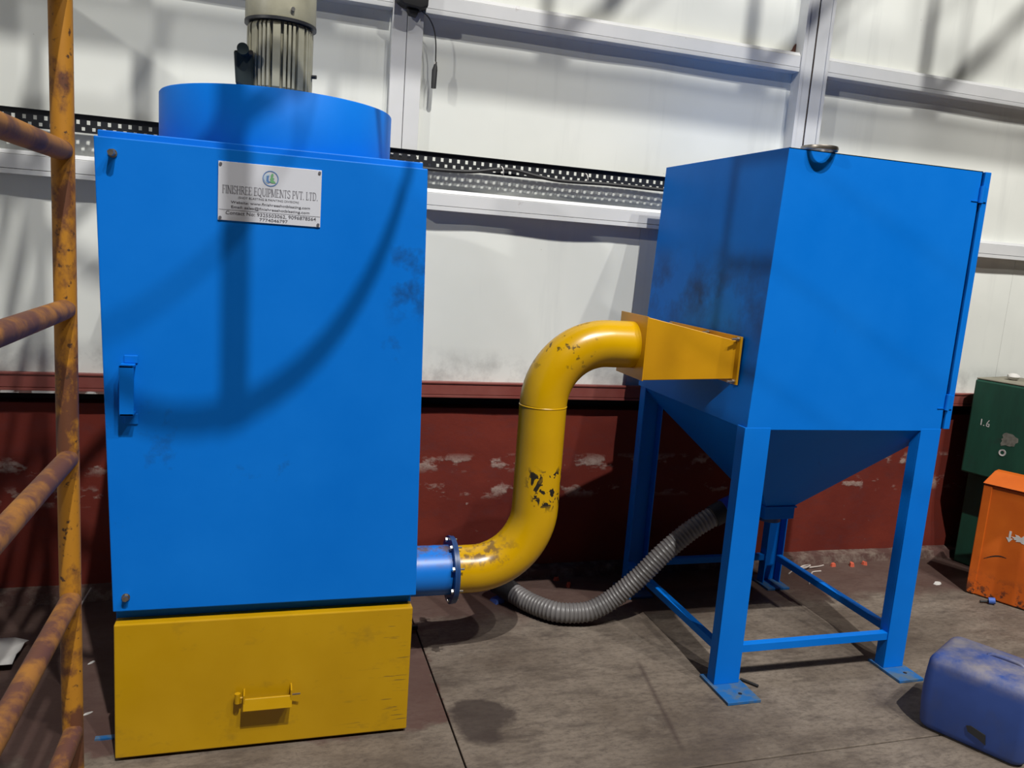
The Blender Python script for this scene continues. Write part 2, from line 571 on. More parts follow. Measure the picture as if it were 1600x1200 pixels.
COLS = [(-4.0, -1.6), (-1.6, 0.47), (0.47, 2.43), (2.44, 4.6), (4.6, 8.0)]
LOWCOLS = [(-4.0, -1.6), (-1.6, 0.47), (0.47, 1.655), (1.655, 2.43), (2.44, 3.93), (3.93, 8.0)]
ROWS = [(0.93, 1.74), (1.745, 2.53), (2.535, 3.6)]
for ri, (c, d) in enumerate(ROWS):
    for ci, (a, b) in enumerate(LOWCOLS if ri == 0 else COLS):
        panel(a + 0.0006, b - 0.0006, c, d, 0.016 if ri == 0 else 0.006, ci * 2.3 + ri * 5.1 + 0.7)


def girt(x0, x1, z):
    """horizontal frame rail: main face, upper fold and lower lip, hairline joints between"""
    f = WALL - 0.058
    MB().box(x0, x1, f, WALL + 0.02, z + 0.020, z + 0.071).build('rail_face', 'frame', wall, bevel=0.0015)
    MB().hexa([(x0, f + 0.003, z + 0.0725), (x1, f + 0.003, z + 0.0725), (x0, WALL + 0.02, z + 0.0725), (x1, WALL + 0.02, z + 0.0725),
               (x0, f + 0.012, z + 0.088), (x1, f + 0.012, z + 0.088), (x0, WALL + 0.02, z + 0.088), (x1, WALL + 0.02, z + 0.088)]).build('rail_fold', 'frame', wall)
    MB().box(x0, x1, f - 0.002, WALL + 0.01, z, z + 0.018).build('rail_lip', 'frame', wall, bevel=0.001)


for x0, x1 in ((-4, 0.448), (0.580, 2.366), (2.522, 8)):
    girt(x0, x1, 1.697)
    girt(x0, x1, 2.478)


def upright(x0, x1, z0=0.95, z1=3.6, proud=0.06):
    MB().box(x0, x1, WALL - proud, WALL + 0.02, z0, z1).build('upright', 'frame', wall, bevel=0.0015)


upright(0.450, 0.510, proud=0.034)
upright(0.5125, 0.578, proud=0.034)
upright(2.368, 2.385, proud=0.066)
upright(2.3855, 2.432)
upright(2.4405, 2.502)
upright(2.5025, 2.519, proud=0.066)
# ragged dark strip standing for the dark gap between the two channels
pts = [(2.4362 + 0.0025 * math.sin(i * 1.7) + 0.002 * math.sin(i * 0.6), WALL - 0.056, 1.9 + i * 0.05) for i in range(36)]
MB().sweep(pts, [0.0035 + 0.002 * abs(math.sin(i * 2.1)) for i in range(36)], 6).build('gap_dark_strip', 'joint', wall)
# rust at the frame corner
MB().prism([(2.335, 2.575), (2.366, 2.570), (2.366, 2.615), (2.358, 2.605), (2.35, 2.586)], 'y', WALL - 0.008, WALL + 0.002).build('rust_patch', 'rust', wall)


# unseen lattice girder, added above the frame to cast bars on the wall
gird = empty('shadow_girder', (2.5, 1.5, 4.75), None, None, None, 'structure')
MB().box(-3.0, 7.0, 1.46, 1.54, 4.83, 4.88).build('bottom_chord', 'frame', gird)
MB().box(-3.0, 7.0, 1.46, 1.54, 5.70, 5.75).build('top_chord', 'frame', gird)
for k in range(13):
    gx = -2.6 + 0.75 * k
    MB().box(gx - 0.025, gx + 0.025, 1.47, 1.53, 4.88, 5.70).build('lattice_post', 'frame', gird)
    if k < 12:
        MB().cyl((gx, 1.5, 4.90), (gx + 0.75, 1.5, 5.70), 0.025, 8).build('lattice_diagonal', 'frame', gird)

# dado: red painted masonry, ledge and kerb
dado = MB()
nx, nz = 120, 14
for j in range(nz + 1):
    for i in range(nx + 1):
        x, z = -4 + 12 * i / nx, 0.822 * j / nz
        d = 0.006 * noise.noise(Vector((x * 3, z * 6, 1.0)))
        dado.v.append((x, WALL + 0.008 + d, z))
for j in range(nz):
    for i in range(nx):
        a = j * (nx + 1) + i
        dado.f.append((a, a + 1, a + nx + 2, a + nx + 1))
dado.box(-4, 8, WALL + 0.016, WALL + 0.13, 0, 0.822)
MB().box(-4, 8, WALL + 0.10, WALL + 0.119, 0.822, 0.93).build('slot_backing', 'joint', wall)
dado.build('painted_dado', 'dado', wall, smooth=True)
t1 = MB().box(-4, 8, WALL - 0.050, WALL + 0.03, 0.893, 0.948).build('trim_1', 'ledge', bevel=0.004)
tag(t1, kind='structure')
MB().box(-4, 8, WALL - 0.055, WALL - 0.035, 0.944, 0.953).build('ledge_bead', 'ledge', t1, bevel=0.002)
MB().box(-4, 8, WALL - 0.053, WALL + 0.02, 0.882, 0.8925).build('ledge_lip', 'ledge', t1, bevel=0.001)
MB().box(-1.6, -0.44, WALL - 0.056, WALL - 0.03, 0.873, 0.8815).build('chipped_lip', 'chip', t1)

kerb = MB()
n = 160
for i in range(n + 1):
    x = -4 + 12 * i / n
    a = 0.012 * noise.noise(Vector((x * 5, 0, 0)))
    b = 0.008 * noise.noise(Vector((x * 7, 4, 0)))
    kerb.v += [(x, WALL - 0.062 + a, -0.002), (x, WALL - 0.048 + a, 0.040 + b), (x, WALL + 0.02, 0.050 + b)]
for i in range(n):
    a = i * 3
    kerb.f += [(a, a + 3, a + 4, a + 1), (a + 1, a + 4, a + 5, a + 2)]
tag(kerb.build('baseboard_back', 'kerb', smooth=True), kind='structure')

# ------------------------------------------------------------------ dust collector cabinet
LEAN = -0.026


def lean(x, y, z):
    return (x + LEAN * max(0, z - 0.467), y, z)


cab = empty('dust_collector', (0.02, 2.75, 0), 'tall blue dust collector cabinet with yellow drawer and motor on its drum', 'machine')
FY = 2.35
body = MB().box(-0.404, 0.449, FY + 0.022, 3.16, 0.40, 1.782)
body.box(-0.39, 0.435, FY + 0.05, 3.14, 0.03, 0.42)
body.map(lean).build('body', 'blue', cab, bevel=0.003)
MB().box(-0.406, 0.456, FY - 0.02, FY + 0.018, 0.466, 1.762).map(lean).build('door', 'blue', cab, bevel=0.003)
# drum
MB().lathe([(0.34, 1.780), (0.352, 1.781), (0.352, 1.942), (0.349, 1.946), (0, 1.946)], 0.015, 2.765, 96).build('fan_drum', 'blue', cab, smooth=True)
# motor
mx, my = 0.013, 2.765
motor = MB().lathe([(0.084, 1.946), (0.084, 2.188)], mx, my, 48).build('motor', 'motor', cab, smooth=True)
MB().lathe([(0.12, 1.9465), (0.12, 1.962), (0.10, 1.968), (0.10, 1.975)], mx, my, 40).build('mounting_flange', 'motor', motor, smooth=True)
for k in range(32):
    wide = k % 4 == 0
    a = math.radians(-97 + 45 * (k // 4) + (0, 14.5, 22.5, 30.5)[k % 4])
    w = 0.0112 if wide else 0.0042
    ro = 0.0995 if wide else 0.1005
    ca, sa = math.cos(a), math.sin(a)
    prof = [(0.080, 1.976), (ro - 0.012, 1.976), (ro, 1.992), (ro, 2.172), (ro - 0.006, 2.183), (0.080, 2.183)]
    m = MB()
    n = len(prof)
    vs = [(mx + r * ca - s * w * sa, my + r * sa + s * w * ca, z) for s in (-1, 1) for r, z in prof]
    m.add(vs, [tuple(range(n)), tuple(range(2 * n - 1, n - 1, -1))] + [(i, (i + 1) % n, (i + 1) % n + n, i + n) for i in range(n)])
    m.build('cooling_fin', 'motor', motor, bevel=0.001)
MB().ring([(0.090, 2.184), (0.1085, 2.184), (0.1085, 2.193), (0.090, 2.193)], mx, my, 48).build('gasket_ring', 'black', motor, smooth=True)
MB().lathe([(0.106, 2.1935), (0.107, 2.20), (0.106, 2.285), (0.100, 2.303), (0.088, 2.314), (0.05, 2.318), (0, 2.318)], mx, my, 48).build('fan_cowl', 'motor', motor, smooth=True)
MB().cyl((mx + 0.033, my - 0.100, 2.218), (mx + 0.034, my - 0.110, 2.218), 0.006, 12).build('cowl_screw', 'steel', motor)
tb = MB().hexa([(-0.115, 2.675, 1.985), (-0.062, 2.690, 1.972), (-0.115, 2.79, 1.985), (-0.062, 2.80, 1.972),
                (-0.122, 2.675, 2.085), (-0.066, 2.690, 2.085), (-0.122, 2.79, 2.085), (-0.066, 2.80, 2.085)]).build('terminal_box', 'motor_dark', motor, bevel=0.008)
MB().cyl((-0.093, 2.690, 2.085), (-0.095, 2.652, 2.085), 0.017, 20).build('cable_gland', 'motor_dark', motor, smooth=True)
MB().cyl((-0.072, 2.690, 2.080), (-0.072, 2.668, 2.080), 0.007, 12).build('gland_screw', 'steel', motor, smooth=True)
MB().cyl((0.110, 2.74, 2.045), (0.124, 2.735, 2.045), 0.006, 10).build('side_screw', 'black', motor)

# door bolts
for bx, bz in ((-0.395, 1.722), (-0.372, 0.510)):
    MB().cyl((bx, FY - 0.019, bz), (bx, FY - 0.024, bz), 0.011, 20).cyl((bx, FY - 0.024, bz), (bx, FY - (0.052 if bz > 1 else 0.036), bz), 0.0085, 6).build('door_bolt', 'dull_steel', cab, smooth=True)
# door pull handle
h = MB()
h.box(-0.379, -0.343, FY - 0.060, FY - 0.052, 1.040, 1.178)
h.box(-0.379, -0.343, FY - 0.060, FY - 0.019, 1.170, 1.178)
h.box(-0.379, -0.343, FY - 0.060, FY - 0.019, 1.040, 1.048)
h.box(-0.372, -0.338, FY - 0.024, FY - 0.019, 1.010, 1.040)
h.box(-0.372, -0.338, FY - 0.024, FY - 0.019, 1.178, 1.200)
h.build('door_handle', 'blue', cab, bevel=0.002)
# drawer
dr = MB().box(-0.404, 0.448, FY - 0.024, FY + 0.04, 0.012, 0.428).build('drawer', 'yellow', cab, bevel=0.004)
MB().box(-0.395, 0.440, FY + 0.03, 3.0, 0.004, 0.40).build('drawer_box', 'black', dr)
h = MB()
h.hexa([(-0.052, FY - 0.070, 0.152), (0.088, FY - 0.070, 0.152), (-0.052, FY - 0.064, 0.152), (0.088, FY - 0.064, 0.152),
        (-0.052, FY - 0.060, 0.186), (0.088, FY - 0.060, 0.186), (-0.052, FY - 0.054, 0.186), (0.088, FY - 0.054, 0.186)])
h.box(-0.052, -0.047, FY - 0.064, FY - 0.022, 0.160, 0.200)
h.box(0.083, 0.088, FY - 0.064, FY - 0.022, 0.160, 0.206)
h.build('drawer_handle', 'yellow', dr, bevel=0.0015)
MB().cyl((-0.068, FY - 0.045, 0.168), (-0.068, FY - 0.045, 0.198), 0.0085, 14).cyl((-0.068, FY - 0.045, 0.183), (-0.05, FY - 0.045, 0.183), 0.004, 10).build('pivot_pin', 'yellow', dr, smooth=True)
MB().cyl((0.088, FY - 0.045, 0.180), (0.112, FY - 0.05, 0.184), 0.0028, 8).build('split_pin', 'dull_steel', dr)
# floor lugs
MB().box(-0.480, -0.38, 2.445, 2.462, 0.0, 0.006).build('floor_lug', 'blue_worn', cab)
MB().box(0.43, 0.50, 2.88, 2.96, 0.0, 0.008).build('floor_lug', 'blue_worn', cab)
MB().box(0.436, 0.56, 2.97, 3.02, 0.004, 0.034).cyl((0.56, 2.995, 0.019), (0.60, 2.995, 0.019), 0.012, 12).build('dark_lump', 'black', cab, bevel=0.004)  # low dark lump standing for an indistinct dark pile under the stub

# ---- name plate
PY = FY - 0.0215
npx0, npx1, npz0, npz1 = -0.140, 0.128, 1.575, 1.729
plate = MB().box(npx0, npx1, PY - 0.002, FY - 0.0195, npz0, npz1).build('name_plate', 'plate', cab, bevel=0.0008)
plate['label'] = 'white printed maker plate'
for x in (npx0 + 0.006, npx1 - 0.006):
    for z in (npz0 + 0.007, npz1 - 0.007):
        MB().cyl((x, PY - 0.0018, z), (x, PY - 0.0045, z), 0.0038, 12).build('rivet', 'ink', plate, smooth=True)


def text_mesh(body_txt, name, mat, parent, xc, z, y, width, height, bold=0.0):
    cu = bpy.data.curves.new('tmp_text', 'FONT')
    cu.body = body_txt
    cu.align_x = 'CENTER'
    cu.size = 1.0
    cu.extrude = 0.0
    cu.offset = bold
    cu.resolution_u = 3
    ob = bpy.data.objects.new('tmp_text', cu)
    COL.objects.link(ob)
    bpy.context.view_layer.update()
    dg = bpy.context.evaluated_depsgraph_get()
    me = bpy.data.meshes.new_from_object(ob.evaluated_get(dg))
    bpy.data.objects.remove(ob)
    xs_ = [v.co.x for v in me.vertices]
    w = max(xs_) - min(xs_)
    cx = (max(xs_) + min(xs_)) / 2
    for v in me.vertices:
        v.co = Vector((xc + (v.co.x - cx) / w * width, y, z + v.co.y * height / 0.70))
    me.materials.clear()
    me.materials.append(MAT[mat])
    o = bpy.data.objects.new(name, me)
    me.name = name
    COL.objects.link(o)
    o.parent = parent
    o.matrix_parent_inverse = Matrix.Translation(-Vector(parent.location))
    return o


# serif capitals drawn as strokes: (x0, y0, x1, y1, half width) in a unit-high cell
T, S = 0.060, 0.024


def _stem(x, y0=0, y1=1, sa=True, sb=True):
    out = [(x, y0, x, y1, T)]
    if sa:
        out.append((x - 0.12, y0 + S, x + 0.12, y0 + S, S))
    if sb:
        out.append((x - 0.12, y1 - S, x + 0.12, y1 - S, S))
    return out


def _curve(cx, cy, rx, ry, a0, a1, n=8, w=T):
    p = [(cx + rx * math.cos(math.radians(a0 + (a1 - a0) * i / n)), cy + ry * math.sin(math.radians(a0 + (a1 - a0) * i / n))) for i in range(n + 1)]
    return [(p[i][0], p[i][1], p[i + 1][0], p[i + 1][1], w * 0.8) for i in range(n)]


GLYPH = {
    'F': (0.60, _stem(0.14) + [(0.14, 0.97, 0.56, 0.97, S), (0.56, 0.97, 0.56, 0.78, S), (0.14, 0.52, 0.42, 0.52, S), (0.42, 0.62, 0.42, 0.42, S)]),
    'I': (0.32, _stem(0.14)),
    'N': (0.78, _stem(0.12, sb=False) + [(0.0, 0.97, 0.16, 0.97, S), (0.12, 0.98, 0.64, 0.02, T), (0.64, 0, 0.64, 1, S), (0.54, 0.97, 0.74, 0.97, S)]),
    'S': (0.58, _curve(0.28, 0.74, 0.20, 0.24, 20, 250) + _curve(0.28, 0.27, 0.22, 0.25, 80, -160) + [(0.48, 0.98, 0.48, 0.74, S), (0.06, 0.26, 0.06, 0.02, S)]),
    'H': (0.80, _stem(0.14) + _stem(0.62) + [(0.14, 0.52, 0.62, 0.52, S)]),
    'R': (0.72, _stem(0.14) + [(0.14, 0.97, 0.34, 0.97, S), (0.14, 0.50, 0.34, 0.50, S)] + _curve(0.34, 0.735, 0.20, 0.235, 90, -90) + [(0.34, 0.50, 0.64, 0.02, T)]),
    'E': (0.66, _stem(0.14) + [(0.14, 0.97, 0.56, 0.97, S), (0.56, 0.97, 0.56, 0.80, S), (0.14, 0.52, 0.42, 0.52, S), (0.42, 0.62, 0.42, 0.42, S), (0.14, 0.03, 0.60, 0.03, S), (0.60, 0.03, 0.60, 0.22, S)]),
    'Q': (0.82, _curve(0.38, 0.5, 0.32, 0.48, 0, 360, 16) + [(0.40, 0.10, 0.70, -0.18, T)]),
    'U': (0.76, [(0.14, 0.3, 0.14, 1, T), (0.04, 0.97, 0.26, 0.97, S), (0.62, 0.3, 0.62, 1, S), (0.52, 0.97, 0.72, 0.97, S)] + _curve(0.38, 0.30, 0.24, 0.28, 180, 360)),
    'P': (0.62, _stem(0.14) + [(0.14, 0.97, 0.34, 0.97, S), (0.14, 0.46, 0.34, 0.46, S)] + _curve(0.34, 0.715, 0.20, 0.255, 90, -90)),
    'M': (0.94, _stem(0.12, sb=False) + _stem(0.78, sb=False) + [(0.0, 0.97, 0.2, 0.97, S), (0.70, 0.97, 0.9, 0.97, S), (0.12, 0.98, 0.45, 0.06, T), (0.78, 0.98, 0.45, 0.06, S)]),
    'T': (0.66, _stem(0.30, sb=False) + [(0.0, 0.97, 0.60, 0.97, S), (0.02, 0.97, 0.02, 0.76, S), (0.58, 0.97, 0.58, 0.76, S)]),
    'V': (0.74, [(0.10, 0.98, 0.36, 0.02, T), (0.62, 0.98, 0.36, 0.02, S), (0.0, 0.97, 0.24, 0.97, S), (0.50, 0.97, 0.72, 0.97, S)]),
    'L': (0.60, _stem(0.14) + [(0.14, 0.03, 0.54, 0.03, S), (0.54, 0.03, 0.54, 0.24, S)]),
    'D': (0.78, _stem(0.14) + [(0.14, 0.97, 0.34, 0.97, S), (0.14, 0.03, 0.34, 0.03, S)] + _curve(0.34, 0.5, 0.30, 0.47, 90, -90, 10)),
    '.': (0.24, [(0.10, 0.0, 0.10, 0.11, T)]),
    ' ': (0.34, []),
}


def serif_text(txt, xc, z, y, width, height, mat, parent):
    m = MB()
    tot = sum(GLYPH[c][0] for c in txt)
    k = width / tot
    x = xc - width / 2
    for c in txt:
        w, strokes = GLYPH[c]
        for (x0, y0, x1, y1, hw) in strokes:
            ax, az, bx, bz = x + x0 * k, z + y0 * height, x + x1 * k, z + y1 * height
            dx, dz = bx - ax, bz - az
            l = math.hypot(dx, dz) or 1
            px, pz = -dz / l * hw * k * 1.15, dx / l * hw * height * 0.8
            m.add([(ax + px, y, az + pz), (bx + px, y, bz + pz), (bx - px, y, bz - pz), (ax - px, y, az - pz)], [(0, 1, 2, 3)])
        x += w * k
    return m.build('title_lettering', mat, parent)


TY = PY - 0.0026
pc = (npx0 + npx1) / 2
serif_text('FINISHREE EQUIPMENTS PVT. LTD.', pc + 0.001, 1.6462, TY, 0.249, 0.0215, 'ink_light', plate)
text_mesh('(SHOT BLASTING & PAINTING DIVISION)', 'subtitle_lettering', 'ink', plate, pc - 0.004, 1.6348, TY, 0.158, 0.0056)
text_mesh('Website: www.finishreeshotblasting.com', 'website_lettering', 'ink', plate, pc + 0.002, 1.6212, TY, 0.206, 0.0068, 0.008)
text_mesh('Email: sales@finishreeshotblasting.com', 'email_lettering', 'ink', plate, pc + 0.002, 1.6085, TY, 0.204, 0.0068, 0.008)
MB().add([(npx0 + 0.003, TY, 1.6030), (npx1 - 0.001, TY, 1.6030), (npx1 - 0.001, TY, 1.6038), (npx0 + 0.003, TY, 1.6038)], [(0, 1, 2, 3)]).build('rule_line', 'ink', plate)
text_mesh('Contact No: 9325503062, 9096878564', 'contact_lettering', 'ink', plate, pc + 0.004, 1.5915, TY, 0.236, 0.0092, 0.006)
text_mesh('7774046797', 'phone_lettering', 'ink', plate, pc + 0.010, 1.5795, TY, 0.074, 0.0080, 0.006)
# emblem
lx, lz = pc - 0.0005, 1.6945


def disc(r0, r1, y, n=40):
    m = MB()
    for i in range(n):
        a, b = 2 * math.pi * i / n, 2 * math.pi * (i + 1) / n
        q = [(lx + r * math.cos(t), y, lz + r * math.sin(t)) for r, t in ((r0, a), (r1, a), (r1, b), (r0, b))]
        m.add(q, [(0, 1, 2, 3)])
    return m


disc(0.0185, 0.0208, TY - 0.0002).build('emblem_ring', 'logo_blue', plate)


def blob(name, mat, pts, y):
    MB().add([(lx + x, y, lz + z) for x, z in pts], [tuple(range(len(pts)))]).build(name, mat, plate)


blob('emblem_swirl', 'logo_pale', [(-0.017, 0.004), (-0.010, 0.012), (-0.001, 0.011), (-0.004, 0.007), (-0.011, 0.006), (-0.013, -0.004), (-0.006, -0.013), (-0.012, -0.011), (-0.017, -0.004)], TY - 0.0002)
blob('emblem_tower', 'logo_blue', [(-0.0105, 0.004), (-0.007, 0.008), (-0.0035, 0.006), (-0.0055, 0.002), (-0.005, -0.006), (0.001, -0.0095), (-0.006, -0.0125), (-0.011, -0.008)], TY - 0.0003)
blob('emblem_leaf', 'logo_green', [(0.0, 0.008), (0.003, 0.014), (0.007, 0.013), (0.0075, 0.008), (0.004, 0.005), (0.010, 0.001), (0.006, -0.003), (0.012, -0.008), (0.014, -0.0115), (0.003, -0.0115), (-0.003, -0.008), (0.001, -0.005), (-0.002, -0.001), (0.001, 0.003)], TY - 0.0003)

# ---- outlet stub with bolted flange
DZ, DY, DR = 0.366, 2.75, 0.088
MB().cyl((0.43, DY, DZ), (0.655, DY, DZ), DR + 0.003, 48).build('outlet_stub', 'blue_stub', cab, smooth=True)
cf = MB().cyl((0.654, DY, DZ), (0.663, DY, DZ), 0.125, 48).build('outlet_flange', 'dark_blue', cab, smooth=True)
for k in range(8):
    a = 2 * math.pi * (k + 0.5) / 8
    y, z = DY + 0.109 * math.cos(a), DZ + 0.109 * math.sin(a)
    MB().cyl((0.646, y, z), (0.654, y, z), 0.009, 6).cyl((0.663, y, z), (0.690, y, z), 0.0038, 8).build('flange_bolt', 'steel', cf, smooth=True)

# ------------------------------------------------------------------ yellow duct
duct = empty('yellow_duct', (0.975, DY, 0), 'yellow S-bent round duct with chipped paint and square funnel end', 'pipe')
VX, TZ, BR, FX = 0.975, 1.233, 0.235, 1.312
MB().cyl((0.664, DY, DZ), (0.673, DY, DZ), 0.123, 48).build('duct_flange', 'dark_blue', duct, smooth=True)
p = [(0.672, DY, DZ)]
p += arc((VX - BR, DY, DZ + BR), BR, -90, 0, 18, (1, 0, 0), (0, 0, 1))
p += [(VX, DY, 0.75), (VX, DY, 0.996)]
MB().sweep(p, DR, 48).build('lower_bend', 'duct', duct, smooth=True)
p = arc((VX + BR, DY, TZ - BR), BR, 180, 90, 18, (1, 0, 0), (0, 0, 1)) + [(FX - 0.002, DY, TZ)]
MB().sweep(p, DR, 48).build('upper_bend', 'duct', duct, smooth=True)
MB().sweep([(VX, DY, 0.993), (VX, DY, 0.9955), (VX, DY, 0.999)], [DR, DR + 0.002, DR], 48).build('weld_seam', 'duct', duct, smooth=True)
y0, y1, z0, z1 = 2.635, 2.865, 1.116, 1.348
Y0, Y1, Z0, Z1 = 2.512, 3.00, 1.150, 1.288
HX = 1.612
fun = MB().hexa([(FX, y0, z0), (HX, Y0, Z0), (FX, y1, z0), (HX, Y1, Z0), (FX, y0, z1), (HX, Y0, Z1), (FX, y1, z1), (HX, Y1, Z1)]).build('square_funnel', 'funnel', duct, bevel=0.002)
MB().box(FX - 0.003, FX + 0.001, y0 - 0.002, y1 + 0.002, z0 - 0.002, z1 + 0.002).build('end_plate', 'funnel', duct)
fp = MB().box(HX - 0.004, HX + 0.004, Y0 - 0.025, Y1 + 0.03, Z0 - 0.018, Z1 + 0.018).build('mounting_plate', 'funnel', duct)
for y, z in ((Y0 - 0.012, Z1 + 0.008), (Y0 + 0.20, Z1 + 0.008), (Y0 - 0.012, Z0 - 0.008), (Y1 + 0.012, Z1 + 0.008), (Y1 + 0.012, Z0 - 0.008)):
    MB().cyl((HX - 0.004, y, z), (HX - 0.014, y, z), 0.008, 6).cyl((HX - 0.014, y, z), (HX - 0.032, y, z), 0.004, 8).build('plate_bolt', 'dull_steel', fp)

# ------------------------------------------------------------------ separator hopper on legs
hop = empty('separator_hopper', (2.04, 2.85, 0), 'blue box separator with pyramid hopper standing on four channel legs', 'machine')
HY0, HY1 = 2.40, 3.285
XB, XT, XR = 1.618, 1.649, 2.474
# sheet box: front, right, back, top as one shell; left side has the dark band
t_ = 0.003
sh = MB()
sh.hexa([(XB, HY0, 0.988), (XR, HY0, 0.988), (XB, HY0 + t_, 0.988), (XR, HY0 + t_, 0.988), (XT, HY0, 1.957), (XR, HY0, 1.957), (XT, HY0 + t_, 1.957), (XR, HY0 + t_, 1.957)])
sh.box(XR - t_, XR, HY0, HY1, 0.988, 1.957)
sh.hexa([(XB, HY1 - t_, 0.988), (XR, HY1 - t_, 0.988), (XB, HY1, 0.988), (XR, HY1, 0.988), (XT, HY1 - t_, 1.957), (XR, HY1 - t_, 1.957), (XT, HY1, 1.957), (XR, HY1, 1.957)])
sh.box(XT, XR, HY0, HY1, 1.954, 1.957)
sh.build('casing', 'blue', hop)
MB().hexa([(XB, HY0 + 0.001, 0.988), (XB + t_, HY0 + 0.001, 0.988), (XB, HY1 - 0.001, 0.988), (XB + t_, HY1 - 0.001, 0.988),
           (XT, HY0 + 0.001, 1.956), (XT + t_, HY0 + 0.001, 1.956), (XT, HY1 - 0.001, 1.956), (XT + t_, HY1 - 0.001, 1.956)]).build('side_panel', 'blue_banded', hop)
# pyramid
ox, oy, ow, oz = 2.08, 2.845, 0.072, 0.572
py = MB()
top = [(XB + 0.002, HY0 + 0.004), (XR - 0.002, HY0 + 0.004), (XR - 0.002, HY1 - 0.004), (XB + 0.002, HY1 - 0.004)]
bot = [(ox - ow, oy - ow), (ox + ow, oy - ow), (ox + ow, oy + ow), (ox - ow, oy + ow)]
py.add([(x, y, 0.992) for x, y in top] + [(x, y, oz) for x, y in bot], [(0, 1, 5, 4), (1, 2, 6, 5), (2, 3, 7, 6), (3, 0, 4, 7)])
py.add([(x, y, 0.995) for x, y in top] + [(ox + (x - ox) * 0.94, oy + (y - oy) * 0.94, oz) for x, y in bot], [(0, 4, 5, 1), (1, 5, 6, 2), (2, 6, 7, 3), (3, 7, 4, 0)])
py.build('pyramid', 'blue', hop)
MB().box(ox - ow, ox + ow, oy - ow, oy + ow, oz - 0.06, oz + 0.001).box(ox - ow - 0.006, ox + ow + 0.006, oy - ow - 0.006, oy + ow + 0.006, oz - 0.010, oz - 0.002).build('outlet_box', 'blue', hop, bevel=0.002)
MB().cyl((ox, oy, oz - 0.06), (ox, oy, oz - 0.085), 0.05, 24).build('outlet_cap', 'dark_blue', hop, smooth=True)
MB().cyl((ox - ow, oy, oz - 0.03), (ox - ow - 0.05, oy + 0.003, oz - 0.027), 0.040, 24).build('hose_spigot', 'blue', hop, smooth=True)


def channel(x0, x1, y_web, y_open, z0, z1, t=0.006):
    s = 1 if y_open > y_web else -1
    m = MB()
    a, b = sorted((y_web, y_web + s * t))
    m.box(x0, x1, a, b, z0, z1)
    a, b = sorted((y_web + s * t, y_open))
    m.box(x0, x0 + t, a, b, z0, z1)
    m.box(x1 - t, x1, a, b, z0, z1)
    return m


LEGS = [(1.611, 1.717, HY0 - 0.001, HY0 + 0.05), (2.380, 2.4745, HY0 - 0.001, HY0 + 0.05),
        (1.625, 1.725, HY1 - 0.01, HY1 - 0.06), (2.372, 2.472, HY1 - 0.01, HY1 - 0.06)]
for x0, x1, a, b in LEGS:
    lg = channel(x0, x1, a, b, 0.011, 0.995).build('leg', 'blue', hop, bevel=0.002)
for x0, x1, y0_, y1_ in ((1.598, 1.735, 2.278, 2.48), (2.374, 2.49, 2.302, 2.48), (1.61, 1.74, 3.16, 3.33), (2.36, 2.485, 3.16, 3.33)):
    fpl = MB().box(x0, x1, y0_, y1_, 0.0, 0.0115).build('foot_plate', 'blue_worn', hop, bevel=0.0015)
    if y0_ < 3:
        MB().cyl(((x0 + x1) / 2 + 0.012, y0_ + 0.05, 0.0112), ((x0 + x1) / 2 + 0.012, y0_ + 0.05, 0.0121), 0.0075, 14).build('anchor_hole', 'black', fpl)
# tie bars
MB().box(1.717, 2.381, HY0 + 0.004, HY0 + 0.009, 0.130, 0.160).box(1.717, 2.381, HY0 + 0.009, HY0 + 0.034, 0.155, 0.160).build('tie_bar', 'blue', hop, bevel=0.001)
MB().box(1.724, 2.373, HY1 - 0.05, HY1 - 0.045, 0.128, 0.158).box(1.724, 2.373, HY1 - 0.045, HY1 - 0.02, 0.153, 0.158).build('tie_bar', 'blue', hop, bevel=0.001)
MB().box(1.622, 1.627, HY0 + 0.05, HY1 - 0.06, 0.128, 0.158).box(1.627, 1.652, HY0 + 0.05, HY1 - 0.06, 0.153, 0.158).build('tie_bar', 'blue', hop, bevel=0.001)
MB().box(2.43, 2.435, HY0 + 0.05, HY1 - 0.06, 0.128, 0.158).box(2.435, 2.46, HY0 + 0.05, HY1 - 0.06, 0.153, 0.158).build('tie_bar', 'blue', hop, bevel=0.001)
# hinged side door
dd = MB().box(XR + 0.009, XR + 0.036, HY0 - 0.004, HY1, 0.995, 1.956).build('side_door', 'blue', hop, bevel=0.002)
for z in (1.845, 1.07):
    MB().cyl((XR + 0.004, HY0 - 0.006, z), (XR + 0.004, HY0 - 0.006, z + 0.06), 0.009, 14).box(XR - 0.034, XR + 0.004, HY0 - 0.003, HY0 - 0.0005, z + 0.004, z + 0.006).box(XR + 0.004, XR + 0.03, HY0 - 0.008, HY0 - 0.004, z + 0.004, z + 0.056).build('hinge', 'blue', dd, smooth=True)
# loose steel ring on the roof edge
rg = MB().ring([(0.046, 0.0), (0.060, -0.001), (0.062, 0.006), (0.060, 0.013), (0.046, 0.012)], 0, 0, 48)
ro_ = rg.build('steel_ring', 'dull_steel', None, smooth=True)
ro_.location = (1.775, 2.412, 1.959)
ro_.rotation_euler = (math.radians(0), math.radians(0), 0)
tag(ro_, 'loose steel ring lying over the top edge of the blue separator box', 'ring')

# ------------------------------------------------------------------ flexible hose
hose = empty('flexible_hose', (1.5, 2.92, 0), 'grey ribbed flexible hose curving from the hopper outlet down to the floor', 'hose')
path = smooth_path([(1.946, 2.848, 0.555), (1.90, 2.850, 0.548), (1.747, 2.860, 0.463), (1.6206, 2.88, 0.347), (1.524, 2.90, 0.230), (1.430, 2.93, 0.128),
                    (1.36, 2.94, 0.080), (1.2977, 2.95, 0.058), (1.1937, 2.985, 0.050), (1.111, 3.08, 0.050), (1.043, 3.19, 0.064)], 60)
